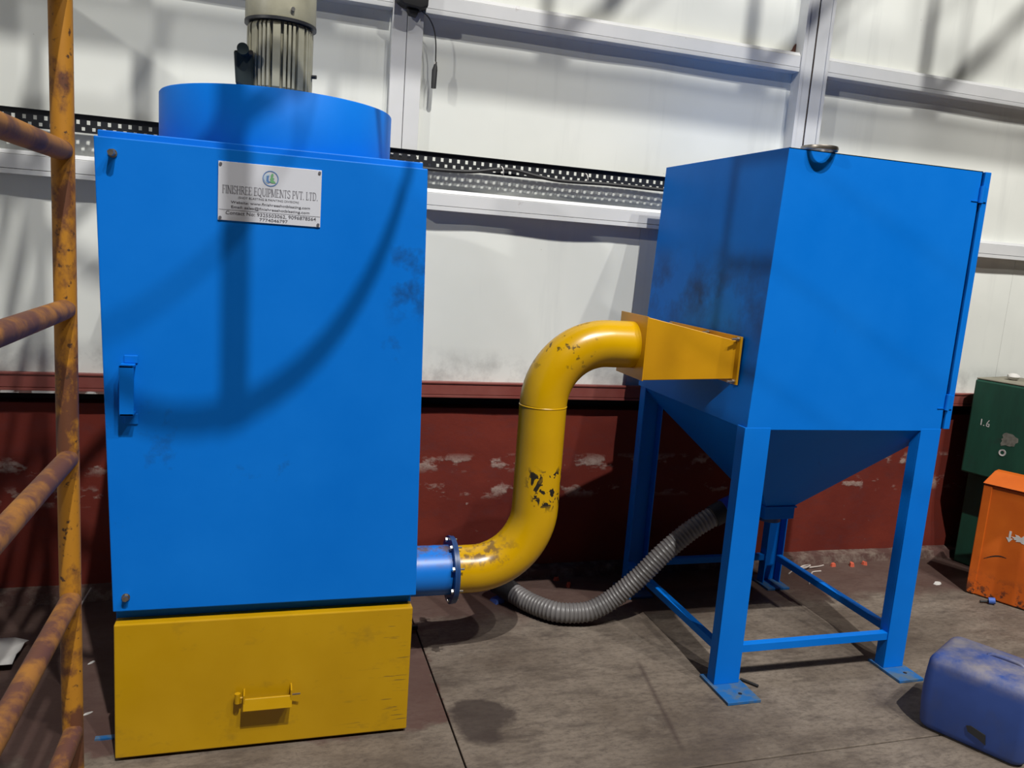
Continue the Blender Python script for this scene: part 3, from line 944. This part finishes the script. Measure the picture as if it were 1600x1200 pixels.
# resample evenly by length
L_ = [0]
for i in range(1, len(path)):
    L_.append(L_[-1] + (path[i] - path[i - 1]).length)
total = L_[-1]


def at_len(s):
    s = max(0, min(total, s))
    for i in range(1, len(L_)):
        if L_[i] >= s:
            k = (s - L_[i - 1]) / max(1e-9, L_[i] - L_[i - 1])
            return path[i - 1].lerp(path[i], k)
    return path[-1]


pitch = 0.0165
s0, s1 = 0.135, total - 0.02
N = int((s1 - s0) / pitch) * 6
pp, rr = [], []
for i in range(N + 1):
    s = s0 + (s1 - s0) * i / N
    pp.append(at_len(s))
    rr.append(0.0405 + 0.0038 * max(0, math.sin(2 * math.pi * (s - s0) / pitch)) ** 0.7)
MB().sweep(pp, rr, 22).build('ribbed_tube', 'hose', hose, smooth=True, sharp=80)
MB().sweep([at_len(s0 - 0.045), at_len(s0 - 0.01), at_len(s0 + 0.012)], [0.046, 0.0465, 0.0465], 28).build('rubber_cuff', 'rubber', hose, smooth=True)
MB().sweep([at_len(0.0), at_len(0.02), at_len(s0 - 0.042)], [0.050, 0.052, 0.050], 28).build('blue_coupling', 'clamp_blue', hose, smooth=True)
e = at_len(s1)
dv = (at_len(s1) - at_len(s1 - 0.03)).normalized()
MB().sweep([e - dv * 0.01, e + dv * 0.05, e + dv * 0.10], [0.046, 0.047, 0.047], 28).build('rubber_cuff', 'rubber', hose, smooth=True)

# ------------------------------------------------------------------ perforated cable tray and cable
tray = empty('cable_tray', (0.4, WALL - 0.05, 1.868), 'black perforated cable tray running along the white wall', 'cable tray')
tx0, tx1, tz0, tz1, ty = -1.5, 2.34, 1.868, 1.934, WALL - 0.052
sp = 0.0355
m = MB()


def rect(a, b, c, d):
    m.add([(a, ty, c), (b, ty, c), (b, ty, d), (a, ty, d)], [(0, 1, 2, 3)])


rows = [(1.8765, 1.889, 0.5), (1.899, 1.914, 0.0)]
zc = tz0
for lo, hi, off in rows:
    rect(tx0, tx1, zc, lo)
    x = tx0 + off * sp
    prev = tx0
    while x + sp < tx1:
        rect(prev, x + 0.012, lo, hi)
        prev = x + 0.0235
        x += sp
    rect(prev, tx1, lo, hi)
    zc = hi
rect(tx0, tx1, zc, tz1)
pl_ = m.build('slotted_web', 'black', tray)
so = pl_.modifiers.new('thickness', 'SOLIDIFY')
so.thickness = 0.0016
so.offset = 0
MB().box(tx0, tx1, ty - 0.013, ty - 0.001, tz1 - 0.002, tz1).build('top_flange', 'black', tray)
MB().box(tx0, tx1, ty - 0.013, ty - 0.001, tz0, tz0 + 0.002).build('bottom_flange', 'black', tray)
for x in (-1.0, 0.62, 2.0):
    MB().box(x, x + 0.03, ty + 0.001, WALL - 0.001, tz0 + 0.024, tz0 + 0.030).build('wall_bracket', 'black', tray)
cpts = [(0.35, ty - 0.024, 1.872), (0.60, ty - 0.024, 1.862), (0.80, ty - 0.024, 1.868), (0.92, ty - 0.022, 1.889), (1.0, ty - 0.022, 1.893), (1.10, ty - 0.022, 1.878), (1.22, ty - 0.024, 1.868), (1.45, ty - 0.024, 1.874), (1.75, ty - 0.024, 1.874), (2.2, ty - 0.024, 1.874)]
cb = MB().sweep(smooth_path(cpts, 8), 0.008, 8).build('black_cable', 'rubber', None, smooth=True)
tag(cb, 'black cable tied along the perforated cable tray', 'cable')
for x, z in ((0.945, 1.885), (1.335, 1.892)):
    tie = MB().ring([(0.019, -0.002), (0.0205, -0.002), (0.0205, 0.002), (0.019, 0.002)], 0, 0, 16).build('cable_tie', 'white_bit', cb, smooth=True)
    tie.matrix_parent_inverse = Matrix()
    tie.location = (x, ty - 0.016, z)
    tie.rotation_euler = (0, math.radians(75), 0)

# ------------------------------------------------------------------ hanging lead with plug, socket at the column
sk = empty('wall_socket', (0.52, WALL - 0.05, 2.48), 'black socket box fixed high on the white wall column', 'socket')
MB().prism([(0.462, 2.50), (0.485, 2.485), (0.555, 2.478), (0.582, 2.49), (0.585, 2.60), (0.462, 2.60)], 'y', WALL - 0.105, WALL - 0.040).build('socket_box', 'rubber', sk, bevel=0.006)
MB().cyl((0.52, WALL - 0.106, 2.54), (0.52, WALL - 0.118, 2.535), 0.026, 20).build('socket_cover', 'black', sk, smooth=True)
MB().prism([(0.50, 2.478), (0.55, 2.478), (0.542, 2.455), (0.512, 2.458)], 'y', WALL - 0.085, WALL - 0.045).build('cable_entry', 'rubber', sk, bevel=0.003)
ld = empty('hanging_lead', (0.63, WALL - 0.06, 2.18), 'thin black lead with plug hanging in front of the white wall', 'cable')
MB().sweep(smooth_path([(0.560, WALL - 0.07, 2.480), (0.59, WALL - 0.065, 2.462), (0.615, WALL - 0.06, 2.425), (0.628, WALL - 0.058, 2.37), (0.632, WALL - 0.056, 2.29)], 8), 0.0028, 8).build('lead_wire', 'rubber', ld, smooth=True)
MB().sweep([(0.632, WALL - 0.056, 2.293), (0.6318, WALL - 0.056, 2.275), (0.630, WALL - 0.056, 2.262), (0.629, WALL - 0.056, 2.190)], [0.004, 0.0085, 0.0115, 0.0105], 12).build('plug_body', 'rubber', ld, smooth=True)
MB().cyl((0.632, WALL - 0.056, 2.285), (0.632, WALL - 0.056, 2.294), 0.0065, 10).build('plug_collar', 'steel', ld, smooth=True)

# ------------------------------------------------------------------ caged ladder at the left
LX, LY0, LY1 = -0.382, 1.19, 1.75
lad = empty('caged_ladder', (LX, 1.5, 0), 'rusty yellow pipe ladder with safety cage at the left edge', 'ladder')
for y in (LY0, LY1):
    MB().sweep([(LX - 0.004 * (1 - z / 2.0), y, z) for z in (0, 0.4, 0.8, 1.2, 1.6, 2.0, 2.6, 3.4, 4.4, 5.0)], 0.0205, 24).build('side_rail', 'ladder', lad, smooth=True)
for k in range(15):
    z = 0.173 + 0.3005 * k
    MB().cyl((LX, LY0 + 0.012, z), (LX, LY1 - 0.012, z), 0.0195, 20).build('rung', 'rung', lad, smooth=True)
CXH, CYH, RH = 0.055, 1.50, 0.43


def hoop_pt(a, r=RH):
    return (CXH + r * math.cos(a), CYH + r * math.sin(a))


for zh in (3.17, 3.95, 4.75):
    a0 = math.atan2(LY0 - CYH, LX - CXH)
    a1 = math.atan2(LY1 - CYH, LX - CXH)
    n = 42
    m = MB()
    for i in range(n + 1):
        if i in (0, n):
            yy = LY0 if i == 0 else LY1
            x, y, x2, y2 = LX, yy - 0.004, LX, yy + 0.004
            if i == 0:
                y, y2 = y2, y
        else:
            a = a0 + (a1 - a0) * (i - 1) / (n - 2)
            x, y = hoop_pt(a)
            x2, y2 = hoop_pt(a, RH + 0.008)
        m.v += [(x, y, zh - 0.033), (x2, y2, zh - 0.033), (x2, y2, zh + 0.033), (x, y, zh + 0.033)]
    for i in range(n):
        b = i * 4
        for q in range(4):
            m.f.append((b + q, b + (q + 1) % 4, b + 4 + (q + 1) % 4, b + 4 + q))
    m.f += [(0, 1, 2, 3), (n * 4, n * 4 + 1, n * 4 + 2, n * 4 + 3)]
    m.build('cage_hoop', 'ladder', lad, smooth=True)
for deg in (-128, -76, -5, 55, 115):
    a = math.radians(deg)
    ca, sa = math.cos(a), math.sin(a)
    m = MB()
    for z in (3.14, 4.8):
        for r, w in ((RH + 0.008, -0.030), (RH + 0.014, -0.030), (RH + 0.014, 0.030), (RH + 0.008, 0.030)):
            m.v.append((CXH + r * ca - w * sa, CYH + r * sa + w * ca, z))
    m.f += [(0, 1, 2, 3), (4, 5, 6, 7)] + [(q, (q + 1) % 4, 4 + (q + 1) % 4, 4 + q) for q in range(4)]
    m.build('cage_strap', 'ladder', lad)


# unseen enclosure, added beyond the left edge to keep side light off the cabinet
blocker = empty('blocker_enclosure', (-1.6, 2.1, 0), 'unseen grey enclosure added left of the ladder to block side light', 'enclosure')
MB().box(-1.95, -1.25, 0.90, 3.36, 0.10, 2.62).build('enclosure_body', 'frame', blocker, bevel=0.005)
MB().box(-1.92, -1.28, 0.93, 3.33, 0.0, 0.10).build('plinth', 'black', blocker)
for a_, b_ in ((0.94, 1.71), (1.73, 2.52), (2.54, 3.32)):
    MB().box(-1.249, -1.235, a_, b_, 0.14, 2.58).build('side_panel', 'frame', blocker, bevel=0.003)
MB().box(-1.234, -1.20, 1.66, 1.69, 1.10, 1.26).build('panel_handle', 'black', blocker, bevel=0.003)

# ------------------------------------------------------------------ green boxes, orange box, blue can
def oriented(o, loc, deg):
    o.location = loc
    o.rotation_euler = (0, 0, math.radians(deg))
    return o


# local frame: x runs along the face seen from the left, y goes into the box
gb = empty('green_box', (0, 0, 0), 'lower dark green steel box under another green box beside the wall', 'box')
MB().box(0, 0.62, 0, 0.33, 0.0, 0.52).build('box_body', 'green', gb, bevel=0.008)
MB().box(-0.004, 0.624, -0.004, 0.334, 0.52, 0.535).build('lid_rim', 'black', gb, bevel=0.003)
oriented(gb, (3.735, 3.395, 0), -75)
gt = empty('green_box', (0, 0, 0), 'upper dark green box with chalk marks and dusty lid beside the wall', 'box')
bb = MB().box(0, 0.66, 0, 0.36, 0.0, 0.515).build('box_body', 'green', gt, bevel=0.010)
MB().box(0.004, 0.656, 0.004, 0.356, 0.5155, 0.523).build('dusty_lid', 'dust', gt, bevel=0.003)
mk = MB()
mk.box(0.066, 0.071, -0.0008, 0.001, 0.275, 0.308)
for i, (x0, z0, x1, z1) in enumerate(((0.108, 0.308, 0.098, 0.290), (0.098, 0.290, 0.097, 0.276), (0.097, 0.276, 0.110, 0.273), (0.110, 0.273, 0.110, 0.288), (0.110, 0.288, 0.098, 0.287), (0.080, 0.276, 0.086, 0.276))):
    dx, dz = x1 - x0, z1 - z0
    l = math.hypot(dx, dz)
    px, pz = -dz / l * 0.002, dx / l * 0.002
    mk.hexa([(x0 - px, -0.0008, z0 - pz), (x1 - px, -0.0008, z1 - pz), (x0 - px, 0.001, z0 - pz), (x1 - px, 0.001, z1 - pz),
             (x0 + px, -0.0008, z0 + pz), (x1 + px, -0.0008, z1 + pz), (x0 + px, 0.001, z0 + pz), (x1 + px, 0.001, z1 + pz)])
mk.build('chalk_mark', 'chalk', gt)
MB().ring([(0.010, 0), (0.018, -0.001), (0.018, 0.001)], 0, 0, 20).map(lambda x, y, z: (0.20 + x, -0.001 + z, 0.155 + y)).build('paint_ring', 'chalk', gt)
sm = []
for i in range(22):
    a = 2 * math.pi * i / 22
    r = 0.035 + 0.03 * noise.noise(Vector((math.cos(a) * 2, math.sin(a) * 2, 5)))
    sm.append((0.225 + r * 1.2 * math.cos(a), 0.225 + r * math.sin(a)))
MB().prism(sm, 'y', -0.0008, 0.001).build('grey_smudge', 'grey_smudge', gt)
oriented(gt, (3.645, 3.365, 0.5355), -75)
wl = MB()
for j in range(7):
    for i in range(12):
        th, ph = math.pi * j / 6, 2 * math.pi * i / 12
        r = 1 + 0.2 * noise.noise(Vector((math.sin(th) * math.cos(ph), math.sin(th) * math.sin(ph), math.cos(th))) * 2)
        wl.v.append((0.035 * r * math.sin(th) * math.cos(ph), 0.03 * r * math.sin(th) * math.sin(ph), 0.019 + 0.019 * math.cos(th)))
for j in range(6):
    for i in range(12):
        wl.f.append((j * 12 + i, j * 12 + (i + 1) % 12, (j + 1) * 12 + (i + 1) % 12, (j + 1) * 12 + i))
w_ = wl.build('white_lump', 'white_bit', None, smooth=True)
w_.location = (3.83, 3.30, 1.058)
tag(w_, 'small white lump lying on the upper green box', 'lump')

ob = empty('orange_box', (0, 0, 0), 'orange steel box with hipped lid and white paint mark', 'box')
MB().box(0, 0.56, 0, 0.19, 0.004, 0.575).build('box_body', 'orange', ob, bevel=0.006)
MB().box(0.0, 0.040, -0.005, 0.002, 0.006, 0.57).build('folded_edge', 'orange', ob, bevel=0.003)
MB().add([(-0.004, -0.012, 0.580), (0.564, -0.012, 0.580), (0.564, 0.194, 0.580), (-0.004, 0.194, 0.580),
          (0.012, 0.095, 0.632), (0.55, 0.095, 0.632), (0.55, 0.15, 0.632), (0.012, 0.15, 0.632)],
         [(0, 3, 2, 1), (4, 5, 6, 7), (0, 1, 5, 4), (1, 2, 6, 5), (2, 3, 7, 6), (3, 0, 4, 7)]).build('lid', 'orange', ob, bevel=0.003)
MB().box(0.003, 0.557, 0.004, 0.187, 0.5745, 0.581).build('lid_gap', 'black', ob)
mk = MB()
mk.box(0.1445, 0.154, -0.001, 0.001, 0.335, 0.372)
mk.prism([(0.134, 0.337), (0.149, 0.315), (0.164, 0.337)], 'y', -0.001, 0.001)
bl = []
for i in range(26):
    a = 2 * math.pi * i / 26
    r = 0.026 + 0.018 * noise.noise(Vector((math.cos(a) * 3, math.sin(a) * 3, 9)))
    bl.append((0.200 + 1.35 * r * math.cos(a), 0.342 + 0.6 * r * math.sin(a)))
mk.prism(bl, 'y', -0.001, 0.001)
mk.build('white_mark', 'chalk', ob)
sc = [(0.055 + 0.012 * i, 0.20 + 0.035 * math.sin(i / 8 * 1.9)) for i in range(9)]
mk = MB()
for i in range(8):
    (a, b), (c, d) = sc[i], sc[i + 1]
    w = 0.0025 * math.sin(math.pi * (i + 0.5) / 8) + 0.0008
    mk.hexa([(a, -0.001, b - w), (c, -0.001, d - w), (a, 0.001, b - w), (c, 0.001, d - w), (a, -0.001, b + w), (c, -0.001, d + w), (a, 0.001, b + w), (c, 0.001, d + w)])
mk.build('scuff_mark', 'rubber', ob)
oriented(ob, (3.43, 3.012, 0), -63.5)

# blue plastic can: rounded body lying on its side
can = empty('plastic_can', (0, 0, 0), 'dusty blue plastic jerry can on the floor at the lower right', 'can')
m = MB()
W_, D_, H_, rad = 0.33, 0.27, 0.280, 0.036
n = 8


def rrect(w, d, r):
    out = []
    for cx, cy, a0 in ((w / 2 - r, d / 2 - r, 0), (-w / 2 + r, d / 2 - r, 90), (-w / 2 + r, -d / 2 + r, 180), (w / 2 - r, -d / 2 + r, 270)):
        for i in range(n + 1):
            a = math.radians(a0 + 90 * i / n)
            out.append((cx + r * math.cos(a), cy + r * math.sin(a)))
    return out


levels = []
for i in range(7):
    a = math.radians(90 * i / 6)
    levels.append((0.028 * (1 - math.sin(a)), 0.028 * (1 - math.cos(a))))
stack = [(ins, z) for ins, z in levels]
for k in range(1, 8):
    z = 0.028 + (H_ - 0.068) * k / 8
    stack.append((-0.006 * math.sin(math.pi * k / 8), z))
for i in range(7):
    a = math.radians(90 * i / 6)
    stack.append((0.040 * (1 - math.cos(a)), H_ - 0.040 + 0.040 * math.sin(a)))
cnt = 4 * (n + 1)
for ins, z in stack:
    for x, y in rrect(W_ - 2 * ins, D_ - 2 * ins, max(0.012, rad - ins * 0.5)):
        m.v.append((x, y, z))
for j in range(len(stack) - 1):
    for i in range(cnt):
        m.f.append((j * cnt + i, j * cnt + (i + 1) % cnt, (j + 1) * cnt + (i + 1) % cnt, (j + 1) * cnt + i))
m.f.append(tuple(range(cnt - 1, -1, -1)))
m.f.append(tuple((len(stack) - 1) * cnt + i for i in range(cnt)))
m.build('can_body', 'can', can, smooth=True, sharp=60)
MB().prism([(-0.012, 0.080), (0.002, 0.086), (0.048, 0.074), (0.052, 0.040), (0.040, 0.046), (0.028, 0.052), (-0.004, 0.062)], 'y', -D_ / 2 - 0.0075, -D_ / 2 + 0.004).build('dark_patch', 'rubber', can)
# moulded grip ridge on the top
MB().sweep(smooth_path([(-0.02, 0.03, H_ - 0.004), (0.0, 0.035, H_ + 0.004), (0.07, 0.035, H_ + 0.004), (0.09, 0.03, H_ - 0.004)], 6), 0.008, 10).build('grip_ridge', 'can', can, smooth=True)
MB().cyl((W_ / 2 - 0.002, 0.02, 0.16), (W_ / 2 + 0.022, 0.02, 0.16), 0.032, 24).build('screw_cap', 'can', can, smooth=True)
oriented(can, (2.412, 1.968, 0.0), -62)


# ------------------------------------------------------------------ litter on the floor
def chip(name, mat, loc, sx, sy, sz, rot, label, cat, group=None):
    m = MB()
    base = []
    for i in range(7):
        a = 2 * math.pi * i / 7
        r = 1 + 0.35 * (random.random() - 0.5)
        base.append((sx * r * math.cos(a), sy * r * math.sin(a)))
    k = len(base)
    m.add([(x, y, 0) for x, y in base] + [(x * 0.75, y * 0.75, sz * (0.8 + 0.4 * random.random())) for x, y in base],
          [tuple(range(k - 1, -1, -1)), tuple(range(k, 2 * k))] + [(i, (i + 1) % k, k + (i + 1) % k, k + i) for i in range(k)])
    o = m.build(name, mat, None)
    o.location = loc
    o.rotation_euler = (0, 0, rot)
    return tag(o, label, cat, group)


ORG = 'orange chips on the floor'
chip('orange_chip', 'orange_bit', (1.349, 3.415, 0), 0.020, 0.014, 0.014, 0.4, 'orange chip at the kerb beyond the hose', 'debris', ORG)
chip('orange_chip', 'orange_bit', (1.385, 3.340, 0), 0.024, 0.012, 0.014, 1.2, 'orange chip on the floor between hose and kerb', 'debris', ORG)
chip('orange_chip', 'orange_bit', (2.935, 3.405, 0), 0.020, 0.014, 0.016, 0.2, 'orange chip by the wall beside the tangled pale wire', 'debris', ORG)
chip('orange_chip', 'orange_bit', (3.045, 3.395, 0), 0.020, 0.014, 0.018, 0.9, 'middle orange chip by the wall right of the separator', 'debris', ORG)
chip('orange_chip', 'orange_bit', (3.135, 3.405, 0), 0.016, 0.012, 0.016, 2.0, 'rightmost orange chip by the wall near the green boxes', 'debris', ORG)
chip('white_disc', 'white_bit', (3.362, 3.123, 0), 0.026, 0.016, 0.008, 0.3, 'flat white scrap on the floor left of the orange box', 'debris')
cp = empty('blue_stopper', (3.43, 2.875, 0), 'small blue plastic stopper on the floor before the orange box', 'stopper')
MB().cyl((3.43, 2.875, 0.016), (3.452, 2.858, 0.020), 0.016, 18).build('stopper_head', 'blue_bit', cp, smooth=True)
MB().cyl((3.395, 2.89, 0.008), (3.43, 2.875, 0.012), 0.006, 10).build('stopper_stem', 'rubber', cp, smooth=True)
bs = MB().hexa([(0.985, 3.19, 0), (1.03, 3.205, 0), (0.97, 3.24, 0), (1.02, 3.25, 0), (0.99, 3.195, 0.018), (1.028, 3.208, 0.03), (0.975, 3.24, 0.012), (1.015, 3.248, 0.02)]).build('blue_scrap', 'blue_bit', None)
tag(bs, 'blue scrap on the floor under the yellow duct by the hose end', 'debris')
for i, (pts, lab) in enumerate((([(2.60, 3.33, 0.004), (2.66, 3.37, 0.006), (2.72, 3.39, 0.004), (2.79, 3.385, 0.010), (2.84, 3.40, 0.006), (2.88, 3.415, 0.004)], 'pale wire curling along the wall behind the right tie bar'),
                                ([(2.63, 3.20, 0.004), (2.67, 3.25, 0.004), (2.71, 3.29, 0.006), (2.75, 3.335, 0.005), (2.81, 3.345, 0.004)], 'pale wire crossing the floor towards the separator rear leg'),
                                ([(2.70, 3.395, 0.006), (2.74, 3.37, 0.020), (2.77, 3.385, 0.022), (2.755, 3.41, 0.010), (2.72, 3.40, 0.006)], 'small loop of pale wire at the foot of the wall'))):
    tag(MB().sweep(smooth_path(pts, 6), 0.0035, 6).build('pale_wire', 'wire_white', None, smooth=True), lab, 'wire', 'tangled pale wires by the wall')
tag(MB().cyl((1.745, 2.43, 0.006), (1.785, 2.372, 0.006), 0.0055, 10).build('steel_rod', 'rubber', None, smooth=True), 'short dark rod beside the front left foot plate', 'rod')
tag(MB().sweep([(-0.712, 3.345, 0.006), (-0.698, 3.40, 0.03), (-0.682, 3.455, 0.055)], 0.0032, 8).build('white_stick', 'wire_white', None, smooth=True), 'thin white stick leaning on the kerb left of the cabinet', 'stick')
pb = MB()
for j in range(5):
    for i in range(5):
        pb.v.append((-1.0 + 0.045 * i, 2.90 + 0.05 * j, 0.012 + 0.05 * abs(noise.noise(Vector((i * 0.9, j * 0.9, 2))))))
for j in range(4):
    for i in range(4):
        a = j * 5 + i
        pb.f.append((a, a + 1, a + 6, a + 5))
pbo = pb.build('crumpled_paper', 'white_bit', None, smooth=True)
s_ = pbo.modifiers.new('thickness', 'SOLIDIFY')
s_.thickness = 0.002
tag(pbo, 'crumpled white paper on the floor behind the ladder', 'paper')
for loc, r, lab in (((-0.58, 2.93, 0), 0.9, 'thin white sliver on the dark floor left of the cabinet, farther one'), ((-0.53, 2.60, 0), 0.6, 'thin white sliver on the dark floor near the yellow drawer')):
    chip('white_sliver', 'white_bit', loc, 0.016, 0.005, 0.003, r, lab, 'debris', 'white slivers left of the cabinet')

bpy.context.view_layer.update()
